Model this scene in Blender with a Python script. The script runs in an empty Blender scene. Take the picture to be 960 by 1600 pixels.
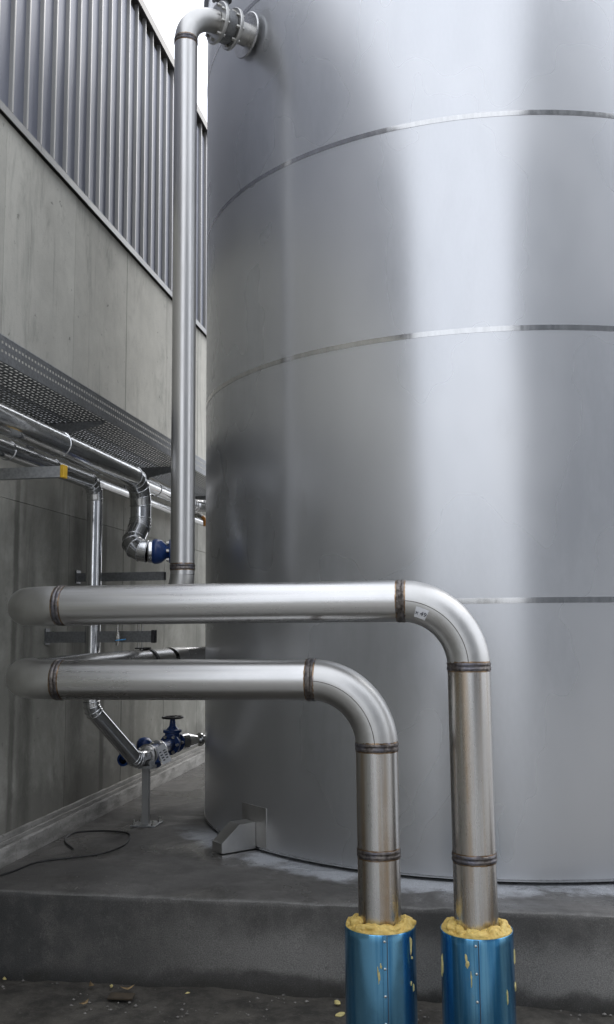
import bpy, math, random
from mathutils import Vector, Matrix
random.seed(7)
S = bpy.context.scene
COL = S.collection
R_ = math.radians
PI = math.pi
EYE = 1.70                      # ground is z = 0, the eye is 1.70 m above it

# ------------------------------------------------------------------ camera
cd = bpy.data.cameras.new('camera'); cam = bpy.data.objects.new('camera', cd); COL.objects.link(cam)
cd.sensor_fit = 'VERTICAL'; cd.sensor_height = 24.0; cd.lens = 24.0 * 1473.4 / 1600.0
cd.clip_start = 0.05; cd.clip_end = 3000
pitch, roll, head = 0.1205, -0.0092, 0.1682
F = Vector((-math.sin(head) * math.cos(pitch), math.cos(head) * math.cos(pitch), math.sin(pitch)))
R0 = Vector((math.cos(head), math.sin(head), 0)); U0 = R0.cross(F)
Rr = math.cos(roll) * R0 + math.sin(roll) * U0; Uu = -math.sin(roll) * R0 + math.cos(roll) * U0
mw = Matrix.Identity(4)
for i in range(3):
    mw[i][0] = Rr[i]; mw[i][1] = Uu[i]; mw[i][2] = -F[i]
mw[0][3], mw[1][3], mw[2][3] = 0, 0, EYE
cam.matrix_world = mw
S.camera = cam

# ------------------------------------------------------------------ sky, sun, exposure
SUN_EL, SUN_AZ = R_(46), R_(24)            # azimuth counted from +Y (along the alley) towards +X
w = bpy.data.worlds.new('World'); S.world = w; w.use_nodes = True
nt = w.node_tree; nt.nodes.clear()
sky = nt.nodes.new('ShaderNodeTexSky'); sky.sky_type = 'NISHITA'; sky.sun_disc = False
sky.sun_elevation = SUN_EL; sky.sun_rotation = SUN_AZ
sky.air_density = 1.0; sky.dust_density = 3.0; sky.ozone_density = 1.0; sky.altitude = 200
bg = nt.nodes.new('ShaderNodeBackground'); bg.inputs['Strength'].default_value = 0.12
CLOUD = (8.9, 9.25, 10.0)
wo = nt.nodes.new('ShaderNodeOutputWorld')
# thin bright overcast: the clear sky shows through a pale cloud veil of slowly varying thickness
tcw = nt.nodes.new('ShaderNodeTexCoord'); cln = nt.nodes.new('ShaderNodeTexNoise'); cln.inputs['Scale'].default_value = 1.6; cln.inputs['Detail'].default_value = 5
nt.links.new(tcw.outputs['Generated'], cln.inputs['Vector'])
clr = nt.nodes.new('ShaderNodeMapRange'); clr.inputs[1].default_value = .35; clr.inputs[2].default_value = .65; clr.inputs[3].default_value = .84; clr.inputs[4].default_value = .95
nt.links.new(cln.outputs[0], clr.inputs[0])
clm = nt.nodes.new('ShaderNodeMix'); clm.data_type = 'RGBA'; clm.inputs[7].default_value = (*CLOUD, 1)
nt.links.new(clr.outputs[0], clm.inputs[0]); nt.links.new(sky.outputs[0], clm.inputs[6])
sx = nt.nodes.new('ShaderNodeSeparateXYZ'); nt.links.new(tcw.outputs['Generated'], sx.inputs[0])
ov = nt.nodes.new('ShaderNodeMapRange'); ov.inputs[1].default_value = 0; ov.inputs[2].default_value = 1; ov.inputs[3].default_value = 1.1; ov.inputs[4].default_value = 1.45
nt.links.new(sx.outputs[2], ov.inputs[0])          # overcast: the zenith is somewhat brighter than the horizon
clc = nt.nodes.new('ShaderNodeVectorMath'); clc.operation = 'SCALE'; clc.inputs[0].default_value = CLOUD; nt.links.new(ov.outputs[0], clc.inputs['Scale']); nt.links.new(clc.outputs[0], clm.inputs[7])
nt.links.new(clm.outputs[2], bg.inputs[0]); nt.links.new(bg.outputs[0], wo.inputs[0])
sl = bpy.data.lights.new('sun', 'SUN'); sl.energy = 1.2; sl.angle = R_(45); sl.color = (1.0, 0.97, 0.93)
so = bpy.data.objects.new('sun', sl); COL.objects.link(so)
sd = Vector((math.sin(SUN_AZ) * math.cos(SUN_EL), math.cos(SUN_AZ) * math.cos(SUN_EL), math.sin(SUN_EL)))
so.rotation_euler = sd.to_track_quat('Z', 'Y').to_euler(); so.location = sd * 30
S.view_settings.view_transform = 'Standard'; S.view_settings.look = 'None'
S.view_settings.exposure = 0.48; S.view_settings.gamma = 1.0; S.view_settings.use_curve_mapping = False
S.cycles.max_bounces = 10; S.cycles.glossy_bounces = 6; S.cycles.diffuse_bounces = 5
S.cycles.caustics_reflective = True; S.cycles.blur_glossy = 0.5; S.cycles.sample_clamp_indirect = 6

# ------------------------------------------------------------------ material helpers
class NT:
    def __init__(s, name):
        s.m = bpy.data.materials.new(name); s.m.use_nodes = True
        s.t = s.m.node_tree; s.t.nodes.clear()
        s.out = s.t.nodes.new('ShaderNodeOutputMaterial')
        s.b = s.t.nodes.new('ShaderNodeBsdfPrincipled')
        s.t.links.new(s.b.outputs[0], s.out.inputs[0])
        s._pos = None
    def n(s, k, **kw):
        nd = s.t.nodes.new(k)
        for a, v in kw.items(): setattr(nd, a, v)
        return nd
    def l(s, a, b): s.t.links.new(a, b)
    def set(s, **kw):
        for k, v in kw.items():
            key = {'color': 'Base Color', 'metal': 'Metallic', 'rough': 'Roughness', 'aniso': 'Anisotropic', 'spec': 'Specular IOR Level', 'coat': 'Coat Weight', 'coatr': 'Coat Roughness'}[k]
            if hasattr(v, 'links'): s.l(v, s.b.inputs[key])
            else:
                if k == 'color' and len(v) == 3: v = (*v, 1)
                s.b.inputs[key].default_value = v
    @property
    def pos(s):
        if s._pos is None: s._pos = s.n('ShaderNodeNewGeometry').outputs['Position']
        return s._pos
    def scaled(s, sc, loc=(0, 0, 0)):
        m = s.n('ShaderNodeMapping'); m.inputs['Scale'].default_value = sc; m.inputs['Location'].default_value = loc
        s.l(s.pos, m.inputs['Vector']); return m.outputs[0]
    def noise(s, sc=(1, 1, 1), scale=1.0, detail=4, rough=.6, dist=0, loc=(0, 0, 0)):
        n = s.n('ShaderNodeTexNoise'); n.inputs['Scale'].default_value = scale; n.inputs['Detail'].default_value = detail
        n.inputs['Roughness'].default_value = rough; n.inputs['Distortion'].default_value = dist
        s.l(s.scaled(sc, loc), n.inputs['Vector']); return n.outputs[0]
    def ramp(s, v, lo, hi, a=0.0, b=1.0):
        m = s.n('ShaderNodeMapRange'); m.interpolation_type = 'SMOOTHSTEP'
        m.inputs[1].default_value = lo; m.inputs[2].default_value = hi; m.inputs[3].default_value = a; m.inputs[4].default_value = b
        s.l(v, m.inputs[0]); return m.outputs[0]
    def math(s, op, a, b=None, c=None):
        m = s.n('ShaderNodeMath', operation=op)
        for i, v in enumerate((a, b, c)):
            if v is None: continue
            if hasattr(v, 'links'): s.l(v, m.inputs[i])
            else: m.inputs[i].default_value = v
        return m.outputs[0]
    def mix(s, f, a, b, mode='MIX'):
        m = s.n('ShaderNodeMix', data_type='RGBA', blend_type=mode)
        for i, v in ((0, f), (6, a), (7, b)):
            if hasattr(v, 'links'): s.l(v, m.inputs[i])
            else: m.inputs[i].default_value = v if i == 0 else ((*v, 1) if len(v) == 3 else v)
        return m.outputs[2]
    def bump(s, h, strength=.3, dist=.002):
        b = s.n('ShaderNodeBump'); b.inputs['Strength'].default_value = strength; b.inputs['Distance'].default_value = dist
        s.l(h, b.inputs['Height']); s.l(b.outputs[0], s.b.inputs['Normal'])
    def xyz(s):
        n = s.n('ShaderNodeSeparateXYZ'); s.l(s.pos, n.inputs[0]); return n.outputs

def simple(name, color, rough=.5, metal=0.0, var=.15, scale=20, bump=0.0, bdist=.001, spec=.5):
    t = NT(name); n = t.noise(scale=scale, detail=5)
    a = tuple(c * (1 - var) for c in color); b = tuple(min(1, c * (1 + var)) for c in color)
    t.set(color=t.mix(t.ramp(n, .3, .7), a, b), rough=t.ramp(n, .25, .75, max(0.03, rough - .08), min(1, rough + .08)), metal=metal, spec=spec)
    if bump: t.bump(t.noise(scale=scale * 3), bump, bdist)
    return t.m

MAT = {}
# brushed stainless tank plate, brushed round the shell
def tank_mat():
    t = NT('brushed_stainless_plate')
    big = t.noise((1, 1, .7), 1.1, 3, .5)
    sm = t.noise((6, 6, 2.0), 1, 4, .6, loc=(3, 1, 2))
    base = t.mix(t.ramp(big, .35, .65), (.55, .56, .575), (.61, .615, .625))
    base = t.mix(t.ramp(sm, .62, .8, 0, .25), base, (.48, .48, .48))
    # a few dull hand marks and drip traces
    marks = t.noise((5, 5, 1.3), 1.6, 6, .75, .6, loc=(9, 2, 4))
    base = t.mix(t.ramp(marks, .68, .74, 0, .12), base, (.34, .34, .34))
    r = t.ramp(big, .3, .7, .26, .31)
    t.set(color=base, metal=1.0, rough=r, aniso=.48); t.b.inputs['Anisotropic Rotation'].default_value = .25
    tg = t.n('ShaderNodeTangent', direction_type='RADIAL', axis='Z'); t.l(tg.outputs[0], t.b.inputs['Tangent'])
    b2 = t.n('ShaderNodeBsdfPrincipled'); t.l(base, b2.inputs['Base Color']); b2.inputs['Metallic'].default_value = 1; b2.inputs['Roughness'].default_value = .62
    ms = t.n('ShaderNodeMixShader'); t.l(t.ramp(sm, .3, .7, .36, .44), ms.inputs[0]); t.l(t.b.outputs[0], ms.inputs[1]); t.l(b2.outputs[0], ms.inputs[2]); t.l(ms.outputs[0], t.out.inputs[0])
    g = t.noise((60, 60, 420), 1, 3, .7, loc=(2, 2, 2)); bn = t.n('ShaderNodeBump'); bn.inputs['Strength'].default_value = .05; bn.inputs['Distance'].default_value = .0006
    t.l(g, bn.inputs['Height']); t.l(bn.outputs[0], b2.inputs['Normal'])
    return t.m
MAT['tank'] = tank_mat()
def seam_mat():
    t = NT('polished_weld_band'); n = t.noise((40, 40, 6), 1, 4)
    t.set(color=t.mix(t.ramp(n, .3, .7), (.46, .46, .455), (.54, .54, .535)), metal=1, rough=t.ramp(n, .3, .7, .13, .2))
    t.bump(t.noise((14, 14, 60), 1, 3), .12, .001); return t.m
MAT['seam'] = seam_mat()

def pipe_mat(name, axis, tint=0.0, rough=.24, phase=0):
    t = NT(name)
    sc = [70, 70, 70]; sc[axis] = 1.2
    st = t.noise(tuple(sc), 1, 4, .65, loc=(phase, phase, phase))
    sc2 = [16, 16, 16]; sc2[axis] = .5
    st2 = t.noise(tuple(sc2), 1, 3, .5, loc=(phase + 3, 1, phase))
    big = t.noise(scale=3.5, detail=5, rough=.65, loc=(phase, 0, 0))
    base = t.mix(t.ramp(st, .3, .7), (.545, .54, .53), (.61, .605, .595))
    base = t.mix(t.ramp(big, .45, .75, 0, .16), base, (.45, .445, .43))
    if tint:
        br = t.math('MULTIPLY', t.ramp(st2, .46, .66), t.ramp(big, .2, .6, .5, 1))
        base = t.mix(t.math('MULTIPLY', br, tint), base, (.34, .235, .13))
        base = t.mix(t.ramp(st2, .30, .40, .35 * tint, 0), base, (.23, .215, .19))
    spots = t.noise(scale=60, detail=2, loc=(5, phase, 0))
    base = t.mix(t.ramp(spots, .72, .78, 0, .15), base, (.25, .22, .19))
    r = t.math('ADD', t.ramp(big, .3, .7, rough - .02, rough + .03), t.ramp(st, .3, .7, -.02, .025))
    t.set(color=base, metal=1, rough=r)
    return t.m
MAT['pipe_x'] = pipe_mat('pickled_pipe_lengthwise', 0, 0.0, .29)
MAT['pipe_y'] = pipe_mat('pickled_pipe_depthwise', 1)
MAT['pipe_z'] = pipe_mat('stained_pipe_upright', 2, .8, .27, 2.3)
MAT['pipe_z2'] = pipe_mat('clean_pipe_upright', 2, .05, .34, 5.1)
def elbow_mat():
    t = NT('matt_cast_elbow'); a = t.noise(scale=5, detail=5, rough=.6); b = t.noise(scale=140, detail=2)
    c = t.mix(t.ramp(a, .3, .7), (.47, .465, .45), (.58, .575, .56))
    c = t.mix(t.ramp(t.noise(scale=13, detail=6, rough=.7, loc=(2, 2, 2)), .58, .75, 0, .3), c, (.36, .34, .31))
    t.set(color=c, metal=1, rough=t.ramp(a, .3, .7, .36, .46)); t.bump(b, .1, .0006); return t.m
MAT['elbow'] = elbow_mat()
def weld_mat():
    t = NT('weld_bead_oxide'); n = t.noise(scale=55, detail=4); m = t.noise(scale=11, detail=2, loc=(1, 1, 4))
    c = t.mix(t.ramp(n, .3, .7), (.055, .045, .04), (.20, .18, .165))
    c = t.mix(t.ramp(m, .45, .65, 0, .5), c, (.12, .13, .17))
    t.set(color=c, metal=.8, rough=.42); t.bump(n, .7, .002); return t.m
MAT['weld'] = weld_mat()
def tint_mat():
    t = NT('heat_tint'); n = t.noise(scale=18, detail=4)
    c = t.mix(t.ramp(n, .3, .55), (.14, .085, .05), (.27, .19, .12))
    c = t.mix(t.ramp(n, .55, .7), c, (.16, .16, .2))
    t.set(color=c, metal=1, rough=.33); return t.m
MAT['tint'] = tint_mat()
MAT['scratch'] = simple('elbow_seam_line', (.13, .12, .11), .45, .6)
def alu_mat():
    t = NT('aluminium_cladding'); a = t.noise(scale=9, detail=3); g = t.noise(scale=22, detail=5, rough=.7, loc=(3, 0, 1))
    c = t.mix(t.ramp(a, .3, .7), (.57, .575, .58), (.67, .675, .68))
    c = t.mix(t.ramp(g, .58, .8, 0, .4), c, (.42, .41, .38))
    t.set(color=c, metal=1, rough=t.ramp(g, .35, .75, .09, .24)); t.bump(t.noise(scale=7, detail=2), .25, .006); return t.m
MAT['alu'] = alu_mat()
def galv_mat(name='galvanised_steel', k=1.0):
    t = NT(name); v = t.n('ShaderNodeTexVoronoi'); v.inputs['Scale'].default_value = 70; t.l(t.pos, v.inputs['Vector'])
    n = t.noise(scale=6, detail=5)
    c = t.mix(v.outputs['Distance'], (.30 * k, .31 * k, .32 * k), (.46 * k, .47 * k, .48 * k))
    c = t.mix(t.ramp(n, .45, .75, 0, .4), c, (.27 * k, .265 * k, .25 * k))
    t.set(color=c, metal=.85, rough=.45); return t.m
MAT['galv'] = galv_mat(); MAT['galv_dark'] = galv_mat('darker_galvanised_steel', .55)  # second one is the same steel in a darker tone
def blue_film_mat():
    t = NT('blue_film_on_aluminium'); n = t.noise((26, 26, .8), 1, 4, .6); g = t.noise(scale=14, detail=6, rough=.7)
    sp = t.noise(scale=190, detail=2); z = t.xyz()[2]
    c = t.mix(t.ramp(n, .38, .62), (.05, .25, .50), (.19, .48, .72))
    c = t.mix(t.ramp(g, .60, .72, 0, .35), c, (.30, .37, .33))
    c = t.mix(t.ramp(sp, .68, .76, 0, .4), c, (.42, .46, .48))
    low = t.math('MULTIPLY', t.ramp(z, .22, .06), t.ramp(t.noise(scale=45, detail=5), .48, .62))
    c = t.mix(low, c, (.45, .46, .45))
    t.set(color=c, metal=.92, rough=t.ramp(g, .3, .7, .17, .25), coat=.25, coatr=.12); return t.m
MAT['blue_film'] = blue_film_mat()
def foam_mat():
    t = NT('cured_yellow_foam'); n = t.noise(scale=28, detail=6, rough=.7); m = t.noise(scale=130, detail=3)
    c = t.mix(t.ramp(n, .3, .7), (.50, .33, .075), (.64, .48, .15))
    c = t.mix(t.ramp(m, .62, .75, 0, .5), c, (.36, .22, .07))
    t.set(color=c, rough=.6); t.b.inputs['Subsurface Weight'].default_value = .1; t.b.inputs['Subsurface Radius'].default_value = (.006, .004, .001)
    t.bump(t.math('ADD', n, t.math('MULTIPLY', m, .4)), .5, .006); return t.m
MAT['foam'] = foam_mat()
MAT['foam_pale'] = simple('sprayed_pale_foam', (.52, .44, .18), .7, 0, .2, 40, .4, .003)
def paint_blue():
    t = NT('blue_valve_enamel'); n = t.noise(scale=12, detail=5)
    t.set(color=t.mix(t.ramp(n, .35, .7), (.007, .030, .125), (.012, .052, .20)), rough=t.ramp(n, .3, .7, .25, .4)); t.bump(t.noise(scale=60), .15, .001); return t.m
MAT['blue'] = paint_blue()
MAT['black'] = simple('black_plastic', (.012, .012, .013), .45)
MAT['rubber'] = simple('black_cable_sheath', (.012, .012, .012), .5)
MAT['yellow'] = simple('yellow_plastic_cap', (.55, .33, .015), .45)
MAT['orange'] = simple('orange_plastic', (.60, .22, .02), .45)
MAT['white'] = simple('white_label', (.72, .73, .75), .45, 0, .06)
MAT['ink'] = simple('dark_print', (.04, .045, .06), .6)
MAT['lightblue'] = simple('light_blue_lever', (.06, .30, .62), .4)
MAT['nickel'] = simple('nickel_plated_brass', (.5, .49, .46), .25, 1)
MAT['bolt'] = simple('zinc_bolt', (.52, .51, .48), .35, 1)

def concrete_wall_mat():
    t = NT('shuttered_concrete')
    rnd = t.n('ShaderNodeObjectInfo').outputs['Random']
    big = t.noise((.8, .8, .8), 1.1, 6, .62); mid = t.noise((1, 1, 1), 6, 6, .65, loc=(2, 5, 1))
    streak = t.noise((2.2, 2.2, .7), 1.3, 7, .72, .5, loc=(1, 4, 0))
    drip = t.noise((16, 16, .5), 1, 5, .7, loc=(4, 7, 2))
    fine = t.noise(scale=70, detail=4)
    c = t.mix(t.ramp(big, .32, .68), (.46, .45, .405), (.57, .56, .505))
    c = t.mix(t.ramp(mid, .35, .7, 0, .35), c, (.38, .375, .34))
    c = t.mix(t.ramp(streak, .50, .70, 0, .6), c, (.21, .21, .185))
    c = t.mix(t.ramp(t.noise((5, 5, 2.4), 1, 7, .78, .8, loc=(8, 3, 6)), .54, .74, 0, .45), c, (.20, .195, .17))
    c = t.mix(t.ramp(t.noise((1, 1, 1), 15, 4, .6, .3, loc=(1, 8, 2)), .66, .73, 0, .6), c, (.12, .12, .105))
    c = t.mix(t.math('MULTIPLY', t.ramp(drip, .60, .76, 0, .6), t.ramp(t.noise(scale=.9, detail=3, loc=(7, 1, 3)), .45, .6)), c, (.15, .15, .13))
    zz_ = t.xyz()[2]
    shaded = t.math('MULTIPLY', t.ramp(t.math('ADD', zz_, t.math('MULTIPLY', big, .9)), 3.1, 2.7), t.ramp(t.noise(scale=1.7, detail=6, rough=.7, dist=.4, loc=(3, 9, 1)), .25, .6, .45, 1))  # damp staining, deepened to paint in the shade under the cable tray
    c = t.mix(t.math('MULTIPLY', shaded, .72), c, (.125, .125, .105))
    c = t.mix(t.ramp(fine, .64, .74, 0, .5), c, (.15, .15, .13))
    # darker low band along the foot of the wall and old water marks
    z = t.xyz()[2]
    foot = t.ramp(t.math('ADD', z, t.math('MULTIPLY', mid, .7)), .98, 1.22, .65, 0)
    c = t.mix(foot, c, (.13, .125, .11))
    y = t.xyz()[1]
    for yc, wd in ((5.30, .13), (5.14, .05), (6.04, .17), (6.5, .06), (7.1, .09)):
        d = t.math('ABSOLUTE', t.math('SUBTRACT', t.math('ADD', y, t.math('MULTIPLY', mid, .06)), yc + .03))
        band = t.math('MULTIPLY', t.ramp(d, wd * .3, wd, .8, 0), t.math('MULTIPLY', t.ramp(z, 2.9, 2.3), t.ramp(streak, .3, .6, .35, 1)))
        c = t.mix(band, c, (.085, .083, .07))
    sh = t.n('ShaderNodeMapRange'); sh.inputs[3].default_value = .9; sh.inputs[4].default_value = 1.08; t.l(rnd, sh.inputs[0])
    hs = t.n('ShaderNodeHueSaturation'); t.l(c, hs.inputs['Color']); t.l(sh.outputs[0], hs.inputs['Value'])
    t.set(color=hs.outputs[0], rough=.82, spec=.3)
    v = t.n('ShaderNodeTexVoronoi'); v.inputs['Scale'].default_value = 26; t.l(t.pos, v.inputs['Vector'])
    pores = t.ramp(v.outputs['Distance'], .05, .14)
    t.bump(t.math('ADD', t.math('ADD', t.math('MULTIPLY', fine, .35), t.math('MULTIPLY', mid, .8)), t.math('MULTIPLY', pores, .35)), .55, .005)
    return t.m
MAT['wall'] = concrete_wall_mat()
MAT['joint'] = simple('dark_joint', (.06, .06, .055), .9)

TX, TY, TR = 0.113, 6.941, 2.0
PZ = 0.42                       # top of the plinth
def plinth_mat():
    t = NT('damp_plinth_concrete'); x, y, z = t.xyz()
    big = t.noise((1, 1, 1), 1.6, 6, .62, .4); mid = t.noise(scale=7, detail=6, rough=.68, loc=(1, 2, 3)); fine = t.noise(scale=90, detail=4)
    vst = t.noise((14, 14, .9), 1, 5, .6, loc=(6, 1, 0))
    c = t.mix(t.ramp(big, .33, .66), (.075, .071, .066), (.15, .143, .133))
    c = t.mix(t.ramp(mid, .38, .7, 0, .6), c, (.065, .062, .057))
    nz = t.n('ShaderNodeNewGeometry').outputs['Normal']; sn = t.n('ShaderNodeSeparateXYZ'); t.l(nz, sn.inputs[0])
    front = t.ramp(t.math('MULTIPLY', sn.outputs[1], -1), .4, .6)
    c = t.mix(t.math('MULTIPLY', front, t.ramp(vst, .35, .65, .6, 0)), c, (.085, .082, .076))
    # pale dried tide above the dirt splash on the front face
    tide = t.math('MULTIPLY', t.ramp(t.math('ADD', z, t.math('MULTIPLY', big, .34)), .22, .28), t.ramp(t.math('ADD', z, t.math('MULTIPLY', mid, .16)), .44, .28))
    c = t.mix(t.math('MULTIPLY', t.math('MULTIPLY', front, tide), t.ramp(x, -1.7, -.9, .15, .75)), c, (.30, .29, .27))
    splash = t.ramp(t.math('ADD', z, t.math('MULTIPLY', mid, .15)), .17, .09)
    c = t.mix(t.math('MULTIPLY', front, splash), c, (.045, .042, .036))
    c = t.mix(t.math('MULTIPLY', front, t.math('MULTIPLY', t.ramp(x, -1.2, -2.2, 0, .6), t.ramp(mid, .3, .6))), c, (.05, .053, .055))
    # lime bloom round the tank foot, on the upper face
    dx = t.math('SUBTRACT', x, TX); dy = t.math('SUBTRACT', y, TY)
    rr = t.math('SQRT', t.math('ADD', t.math('MULTIPLY', dx, dx), t.math('MULTIPLY', dy, dy)))
    rn = t.math('ADD', rr, t.math('MULTIPLY', t.math('SUBTRACT', mid, .5), .35))
    ring = t.math('MULTIPLY', t.ramp(rn, 2.24, 2.12), t.ramp(t.noise((1, 1, 1), 2.2, 5, .65, loc=(5.2, 3.1, 0)), .36, .52))
    top = t.ramp(sn.outputs[2], .6, .9)
    side = t.ramp(y, 6.2, 5.7)
    c = t.mix(t.math('MULTIPLY', t.math('MULTIPLY', ring, top), t.math('MULTIPLY', side, .85)), c, (.52, .54, .57))
    edge = t.math('MULTIPLY', top, t.ramp(t.math('ADD', y, t.math('MULTIPLY', mid, .1)), 4.60, 4.55))
    c = t.mix(t.math('MULTIPLY', edge, .5), c, (.24, .235, .22))
    c = t.mix(t.ramp(fine, .66, .76, 0, .4), c, (.28, .27, .25))
    gr = t.noise(scale=210, detail=3, rough=.7, loc=(3, 3, 3)); gm = t.noise(scale=24, detail=7, rough=.78, dist=.3, loc=(7, 3, 3))
    c = t.mix(t.ramp(gr, .36, .64, .55, 0), c, (.03, .029, .027)); c = t.mix(t.ramp(gr, .58, .75, 0, .35), c, (.24, .235, .22))
    c = t.mix(t.ramp(gm, .56, .72, 0, .55), c, (.19, .185, .17)); c = t.mix(t.ramp(gm, .30, .42, .5, 0), c, (.035, .033, .03))
    wet = t.noise((1, 1, 1), 1.3, 5, .6, .5, loc=(8, 2, 0))
    lowr = t.math('MULTIPLY', top, t.ramp(wet, .40, .56))
    t.set(color=c, rough=t.mix(lowr, (.7, .7, .7), (.2, .2, .2)), spec=.45)
    v = t.n('ShaderNodeTexVoronoi'); v.inputs['Scale'].default_value = 34; t.l(t.pos, v.inputs['Vector'])
    pores = t.ramp(v.outputs['Distance'], .06, .16)
    t.bump(t.math('ADD', t.math('ADD', t.math('MULTIPLY', mid, 1), t.math('MULTIPLY', gm, .6)), t.math('MULTIPLY', pores, .3)), .4, .004); return t.m
MAT['plinth'] = plinth_mat()
def kerb_mat():
    t = NT('worn_white_kerb'); n = t.noise((4, 2, 9), 2, 6, .7); m = t.noise(scale=40, detail=5, rough=.7)
    c = t.mix(t.ramp(n, .35, .65), (.17, .165, .15), (.30, .29, .27)); c = t.mix(t.ramp(m, .58, .7, 0, .75), c, (.075, .07, .06))
    t.set(color=c, rough=.75); t.bump(m, .5, .005); return t.m
MAT['kerb'] = kerb_mat()
def soil_mat():
    t = NT('gritty_dirt'); n = t.noise(scale=5, detail=7, rough=.7); m = t.noise(scale=38, detail=6, rough=.75)
    c = t.mix(t.ramp(n, .35, .65), (.03, .027, .022), (.085, .077, .064)); c = t.mix(t.ramp(m, .55, .75, 0, .7), c, (.15, .14, .12))
    t.set(color=c, rough=.9); t.bump(t.math('ADD', n, m), .9, .012); return t.m
MAT['soil'] = soil_mat()
def yard_mat():
    t = NT('yard_concrete'); n = t.noise(scale=.35, detail=7, rough=.65); m = t.noise(scale=9, detail=6, rough=.7)
    c = t.mix(t.ramp(n, .35, .65), (.19, .185, .175), (.29, .285, .27)); c = t.mix(t.ramp(m, .55, .75, 0, .4), c, (.13, .125, .115))
    t.set(color=c, rough=.85); t.bump(m, .4, .006); return t.m
MAT['yard'] = yard_mat()
def clad_mat(name, a, b, rough):
    t = NT(name); n = t.noise((3, 3, .4), 1, 5, .6); m = t.noise(scale=30, detail=4)
    c = t.mix(t.ramp(n, .3, .7), a, b); c = t.mix(t.ramp(m, .66, .74, 0, .3), c, (.10, .10, .10))
    t.set(color=c, rough=rough, metal=.25); t.bump(t.noise((4, 4, .5), 1, 2), .1, .004); return t.m
MAT['clad'] = clad_mat('blue_grey_coated_sheet', (.165, .175, .215), (.20, .21, .25), .5)
MAT['trim'] = clad_mat('grey_coated_trim', (.22, .22, .22), (.30, .30, .29), .42)
MAT['fin'] = clad_mat('coated_rib_lit', (.30, .295, .285), (.40, .395, .38), .38)  # same sheet as the panels; skylight on the ribs is painted in paler
MAT['trim_dark'] = clad_mat('dark_coated_trim', (.10, .095, .09), (.14, .13, .12), .45)
MAT['render_wall'] = clad_mat('pale_sheet_cladding', (.10, .11, .125), (.14, .15, .165), .6)
MAT['white_wall'] = clad_mat('white_sheet_cladding', (.58, .58, .57), (.66, .66, .65), .6)
MAT['added_block'] = clad_mat('added_block_face', (.42, .43, .45), (.50, .51, .53), .6)
MAT['glass'] = simple('dark_window_glass', (.03, .035, .04), .06)
MAT['wood'] = simple('weathered_board', (.05, .038, .024), .85, 0, .3, 25, .4, .003)
MAT['leaf'] = simple('dry_leaf', (.22, .15, .07), .8, 0, .3, 40)
MAT['stone'] = simple('grey_pebble', (.17, .16, .145), .85, 0, .3, 30, .4, .004)

# ------------------------------------------------------------------ mesh helpers
class MB:
    def __init__(s): s.v = []; s.f = []; s.mi = []
    def add(s, vs, fs, mi=0):
        o = len(s.v); s.v += [Vector(v) for v in vs]; s.f += [tuple(i + o for i in f) for f in fs]; s.mi += [mi] * len(fs); return s
    def box(s, x0, x1, y0, y1, z0, z1, mi=0):
        vs = [(x, y, z) for z in (z0, z1) for y in (y0, y1) for x in (x0, x1)]
        return s.add(vs, [(0, 2, 3, 1), (4, 5, 7, 6), (0, 1, 5, 4), (2, 6, 7, 3), (0, 4, 6, 2), (1, 3, 7, 5)], mi)
    def obox(s, c, ux, uy, uz, hx, hy, hz, mi=0):
        c = Vector(c); vs = [c + ux * (i * hx) + uy * (j * hy) + uz * (k * hz) for k in (-1, 1) for j in (-1, 1) for i in (-1, 1)]
        return s.add(vs, [(0, 2, 3, 1), (4, 5, 7, 6), (0, 1, 5, 4), (2, 6, 7, 3), (0, 4, 6, 2), (1, 3, 7, 5)], mi)
    def rings(s, rings, caps=True, mi=0, closed=False):
        n = len(rings[0]); vs = [p for r in rings for p in r]; fs = []
        m = len(rings)
        for i in range(m if closed else m - 1):
            a, b = i * n, ((i + 1) % m) * n
            for j in range(n): k = (j + 1) % n; fs.append((a + j, a + k, b + k, b + j))
        if caps and not closed:
            fs.append(tuple(range(n - 1, -1, -1))); fs.append(tuple((m - 1) * n + j for j in range(n)))
        return s.add(vs, fs, mi)
    def tube(s, pts, r, segs=24, caps=True, mi=0, ref=None):
        return s.rings(sweep(pts, r, segs, ref), caps, mi)
    def lathe(s, prof, p, d, segs=32, mi=0, wob=0, caps=False, mis=None):
        p = Vector(p); d = Vector(d).normalized(); a = perp(d); b = d.cross(a); rs = []
        for (t, r) in prof:
            rs.append([p + d * (t + (random.uniform(-wob, wob) if wob else 0)) + (a * math.cos(2 * PI * j / segs) + b * math.sin(2 * PI * j / segs)) * (r + (random.uniform(-wob, wob) * .5 if wob else 0)) for j in range(segs)])
        if mis is None: return s.rings(rs, caps, mi)
        n = segs
        for i in range(len(rs) - 1):
            s.rings(rs[i:i + 2], False, mis[i])
        return s
def perp(d):
    a = Vector((0, 0, 1)) if abs(d.z) < .9 else Vector((0, 1, 0))
    return (a - d * a.dot(d)).normalized()
def sweep(pts, r, segs=24, ref=None):
    pts = [Vector(p) for p in pts]; n = len(pts); T = []
    for i in range(n):
        if i == 0: t = pts[1] - pts[0]
        elif i == n - 1: t = pts[-1] - pts[-2]
        else: t = (pts[i] - pts[i - 1]).normalized() + (pts[i + 1] - pts[i]).normalized()
        T.append(t.normalized())
    a = ref if ref else perp(T[0]); rs = []
    for i in range(n):
        a = (a - T[i] * a.dot(T[i])).normalized(); b = T[i].cross(a)
        rad = r[i] if isinstance(r, (list, tuple)) else r
        rs.append([pts[i] + (a * math.cos(2 * PI * j / segs) + b * math.sin(2 * PI * j / segs)) * rad for j in range(segs)])
    return rs
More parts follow.
